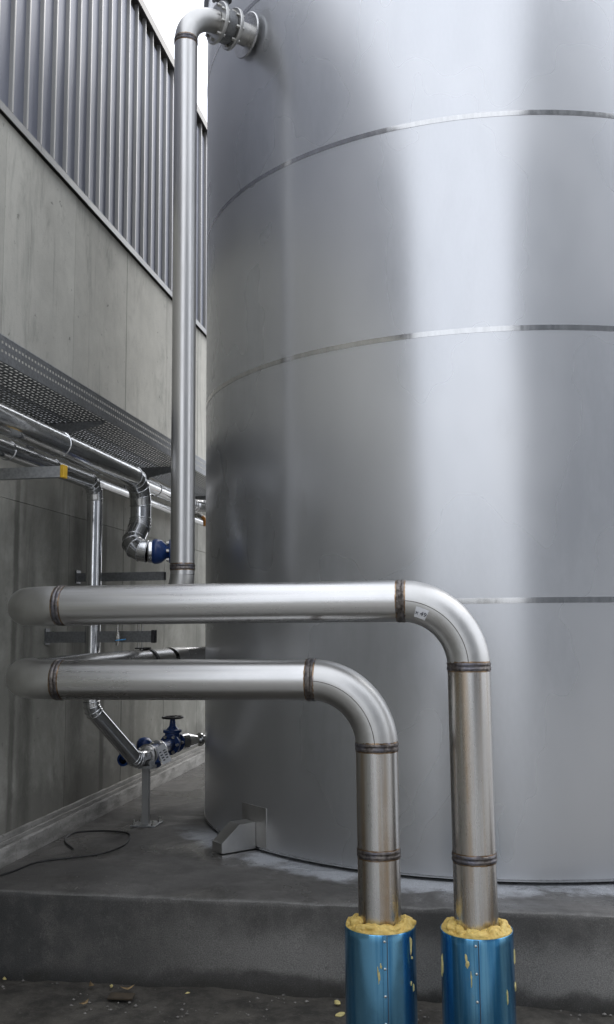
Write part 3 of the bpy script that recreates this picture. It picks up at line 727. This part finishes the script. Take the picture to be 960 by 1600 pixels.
mesh_obj('rail_lip', MB().box(txn - .012, txn + .0015, ty0, ty1, tz1, tz1 + .004), 'galv', tray, smooth=0)
mesh_obj('rail_lip', MB().box(txf - .0015, txf + .012, ty0, ty1, tz1, tz1 + .004), 'galv', tray, smooth=0)
for y in (.3, 1.95, 3.6, 5.25, 6.9, 8.55, 10.2):
    br = MB(); pts = [(WX, tz0 - .004), (txn - .02, tz0 - .004), (txn - .02, tz0 - .022), (WX, tz0 - .12)]
    A = [V((x, y, z)) for x, z in pts]; B = [V((x, y + .004, z)) for x, z in pts]
    br.add(A + B, [(3, 2, 1, 0), (4, 5, 6, 7)] + [(i, (i + 1) % 4, 4 + (i + 1) % 4, 4 + i) for i in range(4)])
    br.box(WX, txn - .02, y, y + .05, tz0 - .0045, tz0 - .0015); br.box(WX + .001, WX + .006, y - .02, y + .07, tz0 - .16, tz0 + .02)
    mesh_obj('bracket', br, 'galv_dark', tray, smooth=0)

# ------------------------------------------------------------------ insulated (aluminium clad) pipes
def bead(parent, p, d, r, name='joint_band', wd=.006):
    return mesh_obj(name, MB().lathe([(-wd, r), (-wd * .7, r + .003), (0, r + .0045), (wd * .7, r + .003), (wd, r)], p, d, 40), 'alu', parent, smooth=60)
def clad_pipe(parent, pts, r, R, joint=.9, nseg=4, seed=1, first_cap=True):
    pts = [V(p) for p in pts]; cur = pts[0]
    for i in range(1, len(pts)):
        if i < len(pts) - 1:
            ar = arc(pts[i - 1], pts[i], pts[i + 1], R[i] if isinstance(R, dict) else R, nseg); end = ar[0]
        else: ar = None; end = pts[i]
        L_ = (end - cur).length; d = (end - cur).normalized() if L_ > 1e-4 else None
        if d is not None and L_ > .02:
            k = max(1, round(L_ / joint))
            for q in range(k):
                a, b = cur.lerp(end, q / k), cur.lerp(end, (q + 1) / k)
                mesh_obj('cladding_section', MB().tube([a, b], r, 40, caps=(q == 0 or q == k - 1)), 'alu', parent, smooth=40)
                if q: bead(parent, a, d, r)
        if ar:
            # mitred lobster-back bend
            dense = [ar[0] - (ar[1] - ar[0]).normalized() * .001] + ar
            rings = sweep(ar, r + .0015, 40)
            for q in range(len(ar) - 1):
                mesh_obj('elbow_segment', MB().rings([rings[q], rings[q + 1]], False), 'alu', parent, smooth=40)
            for q in range(len(ar)):
                t_ = (ar[min(q + 1, len(ar) - 1)] - ar[max(q - 1, 0)]).normalized(); bead(parent, ar[q], t_, r + .0012, 'elbow_joint', .0045)
            cur = ar[-1]
        else: cur = end
big = thing('insulated_pipe', 'thick shiny clad pipe under the cable tray, bending down to the upper blue valve', 'insulated pipe', (-2.15, 5.5, E(.985)))
AX = -2.15
dirA = V((1, .3, .0)).normalized(); va = V((-2.16, 5.80, E(.49)))
clad_pipe(big, [(AX, .2, E(.985)), (AX, 6.0, E(.985)), (AX, 6.0, E(.68)), va, va + dirA * .135], .069, {1: .17, 2: .10, 3: .095}, 1.1, 4)
for k in range(90):
    y = 2.7 + k * .036
    if y > 5.7: break
    mesh_obj('light_dot', MB().lathe([(0, .0068), (.004, .006), (.0065, .0001)], (AX - .012, y, E(.985) + .0675), (-.17, 0, .98), 8), 'bolt', big)  # bright studs standing in for daylight through the tray holes
thin = thing('insulated_pipe', 'slim shiny clad pipe dropping down the wall behind the two stainless runs', 'insulated pipe', (-2.3, 5.58, E(-.46)))
vb = V((-2.135, 6.05, E(-.845))); dirB = V((-.02, 1, 0)).normalized()
clad_pipe(thin, [(-2.3, .2, E(.905)), (-2.3, 5.575, E(.905)), (-2.3, 5.575, E(-.49)), (-2.15, 5.97, E(-.85)), vb + dirB * .045], .048, {1: .10, 2: .09, 3: .085}, .55, 3)
rear = thing('insulated_pipe', 'clad pipe close to the wall passing behind the tall riser towards the tank', 'insulated pipe', (-2.4, 7, E(1.1)))
clad_pipe(rear, [(-2.42, .2, E(1.09)), (-2.42, 8.15, E(1.09)), (-2.05, 8.40, E(1.085))], .055, .16, 1.0, 3)
flange(rear, V((-2.10, 8.365, E(1.085))), V((.37, .25, 0)), .085, .02, .04, bolts=6)
slim = thing('insulated_pipe', 'thinnest clad pipe lowest against the wall behind the tall riser', 'insulated pipe', (-2.5, 7, E(.97)))
clad_pipe(slim, [(-2.47, 5.9, E(.985)), (-2.47, 8.6, E(.985))], .034, .1, .9, 3)

# ------------------------------------------------------------------ valves
def gate_valve(root, p, d, s, wheel=None, lever=False):
    d = V(d).normalized(); up_ = V((0, 0, 1)); sd_ = d.cross(up_)
    flange(root, V(p) - d * .075 * s, d, .075 * s, .016 * s, .03 * s, bolts=6, mat='blue')
    flange(root, V(p) + d * .059 * s, d, .075 * s, .016 * s, .03 * s, bolts=6, mat='blue')
    mesh_obj('valve_body', MB().lathe([(-.062 * s, .044 * s), (-.03 * s, .056 * s), (0, .062 * s), (.03 * s, .056 * s), (.062 * s, .044 * s)], p, d, 32), 'blue', root, smooth=60)
    if wheel:
        mesh_obj('bonnet', MB().lathe([(.03 * s, .055 * s), (.075 * s, .055 * s), (.078 * s, .068 * s), (.096 * s, .068 * s), (.10 * s, .045 * s), (.125 * s, .024 * s), (wheel * .9, .019 * s), (wheel, .021 * s)], p, up_, 28), 'blue', root, smooth=35)
        hw = mesh_obj('handwheel', MB().rings(sweep([V(p) + up_ * wheel + V((math.cos(2 * PI * k / 36), math.sin(2 * PI * k / 36), 0)) * .072 * s for k in range(37)], .0085 * s, 10), False), 'black', root, smooth=60)
        sp_ = MB()
        for k in range(5): a = 2 * PI * k / 5; sp_.tube([V(p) + up_ * (wheel - .004), V(p) + up_ * wheel + V((math.cos(a), math.sin(a), 0)) * .07 * s], .0065 * s, 8)
        sp_.lathe([(wheel - .016, .016 * s), (wheel + .01, .016 * s), (wheel + .01, .0001)], p, up_, 16)
        mesh_obj('spoke_hub', sp_, 'black', hw)
gv = thing('gate_valve', 'blue gate valve with black handwheel on the low line into the tank', 'valve', vb + dirB * .68 - ez * .08)
pg = vb + dirB * .68 + ez * .01
mesh_obj('spool', MB().tube([pg - dirB * .28, pg - dirB * .06], .04, 28), 'blue', gv)
gate_valve(gv, pg, dirB, 1.0, wheel=.185)
# strainer between the bend and the gate valve
stn = thing('strainer', 'blue flanged strainer with hanging tag between pipe bend and gate valve', 'valve', vb + dirB * .25 - ez * .08)
ps = vb + dirB * .22 + ez * .005
flange(stn, ps - dirB * .165, dirB, .066, .014, .03, bolts=4, mat='pipe_x'); flange(stn, ps - dirB * .125, dirB, .07, .014, .03, bolts=4, mat='pipe_x'); flange(stn, ps + dirB * .085, dirB, .07, .03, .03, bolts=6, mat='pipe_x')
mesh_obj('strainer_body', MB().lathe([(-.125, .045), (-.07, .05), (0, .052), (.05, .052), (.088, .048)], ps, dirB, 28), 'blue', stn, smooth=60)
dl = (V((.25, -.5, -.85))).normalized()
mesh_obj('basket_leg', MB().lathe([(0, .04), (.075, .04), (.078, .05), (.094, .05), (.096, .0001)], ps, dl, 24), 'blue', stn, smooth=35)
cr = V((math.cos(.17), math.sin(.17), 0)); cu_ = V((0, 0, 1)); tc_ = V((-2.03, 6.17, E(-.835)))
ux = V((.85, -.05, .42)).normalized(); uy = V((-.28, .05, .95)); uy = (uy - ux * uy.dot(ux)).normalized(); uz = ux.cross(uy)
tg_ = mesh_obj('tag', MB().obox(tc_, ux, uy, uz, .034, .062, .001), 'white', stn, smooth=0)
lines = MB()
for k, (a, b, w_) in enumerate([(-.018, .018, .010), (.014, .02, .012), (-.016, -.002, .011), (.016, .004, .014), (-.014, -.02, .012), (.016, -.012, .012), (-.012, -.038, .009), (.015, -.03, .010)]):
    lines.obox(tc_ + ux * a + uy * b + uz * .0016, ux, uy, uz, w_ * .8, .004, .0005); lines.obox(tc_ + ux * a + uy * b - uz * .0016, ux, uy, uz, w_ * .8, .004, .0005)
mesh_obj('tag_print', lines, 'ink', tg_, smooth=0)
# cone between gate valve and tank
dirC = V((.62, .78, 0)).normalized(); pcn = pg + dirB * .075
con = thing('clad_reducer', 'shiny clad cone where the low line meets the tank', 'pipe fitting', pcn)
mesh_obj('cone', MB().lathe([(0, .04), (.02, .05), (.06, .058), (.10, .06), (.104, .058), (.19, .034), (.2, .032), (.27, .032)], pcn, dirC, 28), 'alu', con, smooth=25)
mesh_obj('clip', MB().lathe([(0, .035), (0, .05), (.012, .05), (.012, .035)], pcn + dirC * .215, dirC, 20), 'alu', con, smooth=25)
# check valve standing further back
cv = thing('check_valve', 'round topped blue check valve half hidden behind the slanting clad pipe', 'valve', (-2.40, 6.36, E(-.92)))
pc = V((-2.40, 6.56, E(-.915)))
dC = V((.1, 1, 0)).normalized()
for q, s_ in ((-.06, .06), (.22, .06)):
    mesh_obj('bonnet', MB().lathe([(.0, s_ * .8), (.05, s_), (.085, s_ * .92), (.108, s_ * .6), (.116, .001)], pc + dC * q, (0, 0, 1), 24), 'blue', cv, smooth=60)
mesh_obj('valve_body', MB().lathe([(-.13, .03), (-.128, .045), (.2, .045), (.202, .06), (.22, .06), (.221, .02)], pc, dC, 28), 'blue', cv, smooth=40)
# upper butterfly valve
bv = thing('butterfly_valve', 'round blue valve behind the tall riser at the end of the thick clad pipe', 'valve', va + dirA * .2)
pb = va + dirA * .165
mesh_obj('joint_ring', MB().lathe([(-.04, .066), (-.03, .075), (-.012, .075), (-.01, .06)], pb, dirA, 36), 'alu', bv, smooth=30)
mesh_obj('valve_body', MB().lathe([(-.012, .04), (-.012, .072), (0, .080), (.02, .082), (.05, .074), (.075, .05), (.1, .04)], pb, dirA, 40), 'blue', bv, smooth=50)
flange(bv, pb + dirA * .098, dirA, .078, .018, .03, bolts=6, mat='blue')
mesh_obj('shaft_neck', MB().tube([pb + dirA * .04 + V((.05, -.02, .01)), pb + dirA * .09 + V((.16, -.06, .02))], .02, 16), 'blue', bv)
flange(bv, pb + dirA * .18, dirA, .074, .016, .03, bolts=6, mat='galv')
mesh_obj('end_pipe', MB().tube([pb + dirA * .11, pb + dirA * .24], .045, 28), 'elbow', bv)
# small ball valve with light blue lever under the upper run
bl = thing('ball_valve', 'tiny ball valve with light blue lever hanging below the upper run', 'valve', (-2.1, 5.48, E(-.11)))
mesh_obj('body', MB().lathe([(.14, .006), (.05, .006), (.049, .012), (.03, .013), (.02, .017), (0, .017), (-.012, .012), (-.03, .011), (-.03, .0001)], (-2.1, 5.48, E(-.075)), (0, 0, 1), 12), 'nickel', bl, smooth=30)
mesh_obj('lever', MB().obox((-2.075, 5.465, E(-.072)), V((.95, .2, .1)).normalized(), V((-.2, .95, 0)).normalized(), ez, .032, .006, .003), 'lightblue', bl, smooth=0, bevel=.002)
# drain valve with orange handle in the far gap
dv = thing('drain_valve', 'small drain valve with orange handle in the gap beside the tank', 'valve', (-2.2, 7.7, E(.93)))
mesh_obj('body', MB().tube([(-2.32, 7.72, E(.95)), (-2.24, 7.71, E(.945)), (-2.19, 7.70, E(.91))], .022, 14), 'nickel', dv)
mesh_obj('handle', MB().tube([(-2.205, 7.69, E(.93)), (-2.185, 7.685, E(.905)), (-2.18, 7.68, E(.85))], .016, 10), 'orange', dv)
mesh_obj('riser', MB().tube([(-2.32, 7.72, E(.95)), (-2.47, 7.72, E(.96))], .018, 14), 'nickel', dv)

# ------------------------------------------------------------------ struts, hanger, stand
def strut(label, y, x0, x1, zb_, h, dpt, cap=None, mat='galv'):
    s_ = thing('strut_bracket', label, 'bracket', (x0, y, zb_), 'strut brackets on the concrete wall')
    m = MB(); t = .0035
    pr = [(0, 0), (dpt, 0), (dpt, h), (dpt - .012, h), (dpt - .012, h - t), (dpt - t, h - t), (dpt - t, t), (t, t), (t, h - t), (.012, h - t), (.012, h), (0, h)]
    m.rings([[V((x0, y + a, zb_ + b)) for a, b in pr], [V((x1, y + a, zb_ + b)) for a, b in pr]])
    mesh_obj('channel', m, mat, s_, smooth=0)
    m = MB().box(x0, x0 + .008, y - .01, y + dpt + .01, zb_ - .012, zb_ + h + .02); mesh_obj('wall_plate', m, 'galv_dark', s_, smooth=0)
    if cap: mesh_obj('end_cap', MB().box(x1 - .012, x1 + .008, y - .004, y + dpt + .004, zb_ - .004, zb_ + h + .006), cap, s_, smooth=0, bevel=.003)
    return s_
strut('galvanised strut bracket with yellow end cap under the clad pipes', 4.40, WX, -1.99, E(.755), .056, .041, 'yellow')
strut('galvanised strut bracket below the upper blue valve, just above the upper run', 6.0, WX, -1.985, E(.312), .056, .05, None, 'galv_dark')
hb = strut('strut bracket between the two stainless runs, carrying the pipe hanger', 5.55, WX, -1.90, E(-.088), .068, .045, 'black', 'galv_dark')
hg = thing('pipe_hanger', 'black pipe clamp on a threaded rod holding the lower stainless pipe', 'pipe hanger', (BX, 5.56, ZL))
m = MB().rings([[V((BX + math.cos(2 * PI * k / 48) * r, yy, ZL + math.sin(2 * PI * k / 48) * r)) for k in range(48)] for r, yy in ((PR + .001, 5.66), (PR + .007, 5.66), (PR + .007, 5.70), (PR + .001, 5.70))], False, closed=True)
mesh_obj('clamp', m, 'black', hg, smooth=40)
for xx in (-.012, .012): mesh_obj('rod', MB().tube([(BX + xx, 5.572, ZL + PR - .0), (BX + xx, 5.572, E(.03))], .0055, 10), 'bolt', hg)
mesh_obj('clamp_lug', MB().box(BX - .03, BX + .03, 5.56, 5.69, ZL + PR + .004, ZL + PR + .012), 'black', hg, smooth=0)
st_ = thing('pipe_stand', 'slim grey steel stand with bolted base plate under the low valve line', 'pipe stand', (-2.117, 6.076, PZ))
mesh_obj('column', MB().box(-2.139, -2.095, 6.054, 6.098, PZ + .009, E(-.915)), 'trim', st_, smooth=0, bevel=.003)
mesh_obj('base_plate', MB().box(-2.205, -2.035, 6.02, 6.19, PZ + .0005, PZ + .0095), 'galv', st_, smooth=0, bevel=.0015)
for x, y in ((-2.185, 6.04), (-2.055, 6.04), (-2.185, 6.17), (-2.055, 6.17)):
    mesh_obj('anchor_bolt', MB().lathe([(.0, .013), (.012, .013), (.0125, .007), (.032, .007), (.033, .0001)], (x, y, PZ + .0095), (0, 0, 1), 6), 'bolt', st_, smooth=0)
mesh_obj('saddle', MB().box(-2.16, -2.06, 6.035, 6.115, E(-.915), E(-.897)).box(-2.15, -2.135, 6.04, 6.11, E(-.897), E(-.865)).box(-2.085, -2.07, 6.04, 6.11, E(-.897), E(-.865)), 'galv', st_, smooth=0)

# ------------------------------------------------------------------ cable on the floor
cp_ = [(-2.47, 4.70), (-2.42, 4.85), (-2.38, 5.05), (-2.24, 5.17), (-2.10, 5.29), (-2.05, 5.5), (-2.088, 5.70), (-2.15, 5.82), (-2.30, 5.86), (-2.45, 5.82), (-2.49, 5.72), (-2.44, 5.55), (-2.31, 5.37)]
def catmull(P, n=8):
    out = []
    for i in range(len(P) - 1):
        p = [P[max(0, i - 1)], P[i], P[i + 1], P[min(len(P) - 1, i + 2)]]
        for k in range(n):
            t = k / n; out.append(tuple(.5 * ((2 * p[1][c]) + (-p[0][c] + p[2][c]) * t + (2 * p[0][c] - 5 * p[1][c] + 4 * p[2][c] - p[3][c]) * t * t + (-p[0][c] + 3 * p[1][c] - 3 * p[2][c] + p[3][c]) * t ** 3) for c in range(2)))
    return out + [P[-1]]
o = mesh_obj('cable', MB().tube([(x, y, PZ + .006) for x, y in catmull(cp_)], .0052, 8), 'rubber'); tag(o, 'black cable lying in a loop on the wet plinth floor', 'cable')

# ------------------------------------------------------------------ debris
def lump(name, c, s, mat, rnd, flat=.6, n=7):
    m = MB(); rs = []; ph = [rnd.uniform(0, 6.28) for _ in range(3)]
    for i in range(n + 1):
        th = PI * i / n; ring = []
        for k in range(10):
            p = 2 * PI * k / 10; r = s * (1 + .25 * math.sin(2 * p + ph[0]) + .18 * math.sin(3 * th + ph[1]) + .12 * math.sin(4 * p + ph[2]))
            ring.append(V(c) + V((r * math.sin(th) * math.cos(p), r * math.sin(th) * math.sin(p), max(-.4 * s, r * math.cos(th)) * flat)))
        rs.append(ring)
    m.rings(rs); return mesh_obj(name, m, mat, origin=c, smooth=60)
rnd = random.Random(5)
for (x, y, s), lb in zip([(-.63, 4.40, .016), (-.60, 4.27, .018), (-1.33, 4.42, .009), (-1.71, 4.45, .010), (-2.26, 4.47, .010)],
        ['yellow foam crumb at the plinth foot, left of the left blue jacket', 'larger foam crumb lying against the left blue jacket', 'pale crumb at the plinth foot in the middle of the dirt strip', 'pale crumb beside the dry leaf at the plinth foot', 'pale crumb at the far left end of the plinth foot']):
    tag(lump('foam_crumb', (x, y, .022 + s * .35), s, 'foam_pale', rnd), lb, 'foam crumb', 'foam crumbs on the dirt')
b_ = mesh_obj('board_offcut', MB().obox((-1.62, 4.34, .026), V((.98, .05, 0)).normalized(), V((-.05, .98, .1)).normalized(), V((0, -.1, 1)).normalized(), .058, .028, .005), 'wood', smooth=0, bevel=.003)
tag(b_, 'short brown board offcut lying on the dirt', 'board')
def leaf(x, y, s, rot, lb):
    m = MB(); pts = [(-1, 0), (-.5, .35), (0, .45), (.5, .3), (1, 0), (.5, -.3), (0, -.42), (-.5, -.32)]
    A = [V((x + s * (a * math.cos(rot) - b * math.sin(rot)), y + s * (a * math.sin(rot) + b * math.cos(rot)), .03 + .35 * s * (abs(a) ** 2) + rnd.uniform(0, .004))) for a, b in pts]
    c = V((x, y, .032)); m.add(A + [c], [(i, (i + 1) % 8, 8) for i in range(8)]); o = mesh_obj('dry_leaf', m, 'leaf', smooth=60)
    sm_ = o.modifiers.new('solidify', 'SOLIDIFY'); sm_.thickness = .001; tag(o, lb, 'leaf', 'dry leaves on the dirt')
leaf(-1.62, 4.42, .035, .5, 'curled dry leaf at the plinth foot above the board offcut')
leaf(-1.80, 4.43, .028, 2.2, 'small dry leaf at the plinth foot near the left')
leaf(-1.75, 4.22, .03, 1.2, 'dark dry leaf lying out on the dirt near the left')
m = MB()
for k in range(420):
    x, y, s = rnd.uniform(-2.5, .9), rnd.uniform(3.75, 4.49), rnd.choice((.003, .004, .005, .007, .010))
    if min((x - XL) ** 2 + (y - PY) ** 2, (x - XR) ** 2 + (y - PY) ** 2) < .16 ** 2: continue
    c = V((x, y, .014 + s * .3)); q = [c + V((rnd.uniform(.6, 1.2) * s * dx, rnd.uniform(.6, 1.2) * s * dy, rnd.uniform(.4, .8) * s * dz)) for dx, dy, dz in ((1, 0, 0), (0, 1, 0), (-1, 0, 0), (0, -1, 0), (0, 0, 1), (0, 0, -1))]
    m.add(q, [(0, 1, 4), (1, 2, 4), (2, 3, 4), (3, 0, 4), (1, 0, 5), (2, 1, 5), (3, 2, 5), (0, 3, 5)])
g = mesh_obj('gravel', m, 'stone', smooth=0); g['kind'] = 'stuff'; g['label'] = 'loose grit and pebbles on the dirt'; g['category'] = 'gravel'
m = MB()
for k in range(46):
    x, y, s = rnd.uniform(-2.45, -1.3), rnd.uniform(4.53, 4.95), rnd.choice((.002, .003, .005))
    if k % 3 == 0: x, y = -1.98 + rnd.gauss(0, .06), 4.58 + abs(rnd.gauss(0, .03))
    c = V((x, y, PZ + s * .3)); q = [c + V((rnd.uniform(.6, 1.2) * s * dx, rnd.uniform(.6, 1.2) * s * dy, rnd.uniform(.4, .8) * s * dz)) for dx, dy, dz in ((1, 0, 0), (0, 1, 0), (-1, 0, 0), (0, -1, 0), (0, 0, 1), (0, 0, -1))]
    m.add(q, [(0, 1, 4), (1, 2, 4), (2, 3, 4), (3, 0, 4), (1, 0, 5), (2, 1, 5), (3, 2, 5), (0, 3, 5)])
g = mesh_obj('grit', m, 'stone', smooth=0); g['kind'] = 'stuff'; g['label'] = 'fine grit scattered on the plinth edge'; g['category'] = 'grit'

# ------------------------------------------------------------------ buildings and one added block behind the camera, mirrored in the tank
def yard_building(label, x0, x1, y0, y1, h, wins, mat='render_wall'):
    b = thing('yard_building', label, 'building', ((x0 + x1) / 2, y1, 0))
    mesh_obj('wall', MB().box(x0, x1, y0, y1, 0, h), mat, b, smooth=0)
    mesh_obj('roof', MB().box(x0 - .15, x1 + .15, y0 - .15, y1 + .15, h + .002, h + .25), 'trim_dark', b, smooth=0)
    k = x0 + 1.2
    while wins and k < x1 - 2:
        for z in (1.2, 4.6):
            if z + 1.4 > h: continue
            fw = mesh_obj('window', MB().box(k, k + 1.5, y1 - .03, y1 + .03, z, z + 1.3), 'trim', b, smooth=0)
            mesh_obj('pane', MB().box(k + .08, k + 1.42, y1 + .031, y1 + .036, z + .08, z + 1.22), 'glass', fw, smooth=0)
        k += 3.0
yard_building('pale hall across the yard, mirrored in the right side of the tank', 6.9, 26, -22, -7, 15.5, False)
yard_building('pale block added out of view to soften the bright band mirrored on the tank', 8.3, 15.2, -31, -23, 18.0, False, 'added_block')  # invented block, only there to soften the band's edge in the reflection
yard_building('low distant hall across the yard, mirrored low in the tank', -40, 4, -60, -42, 4.0, True, 'white_wall')
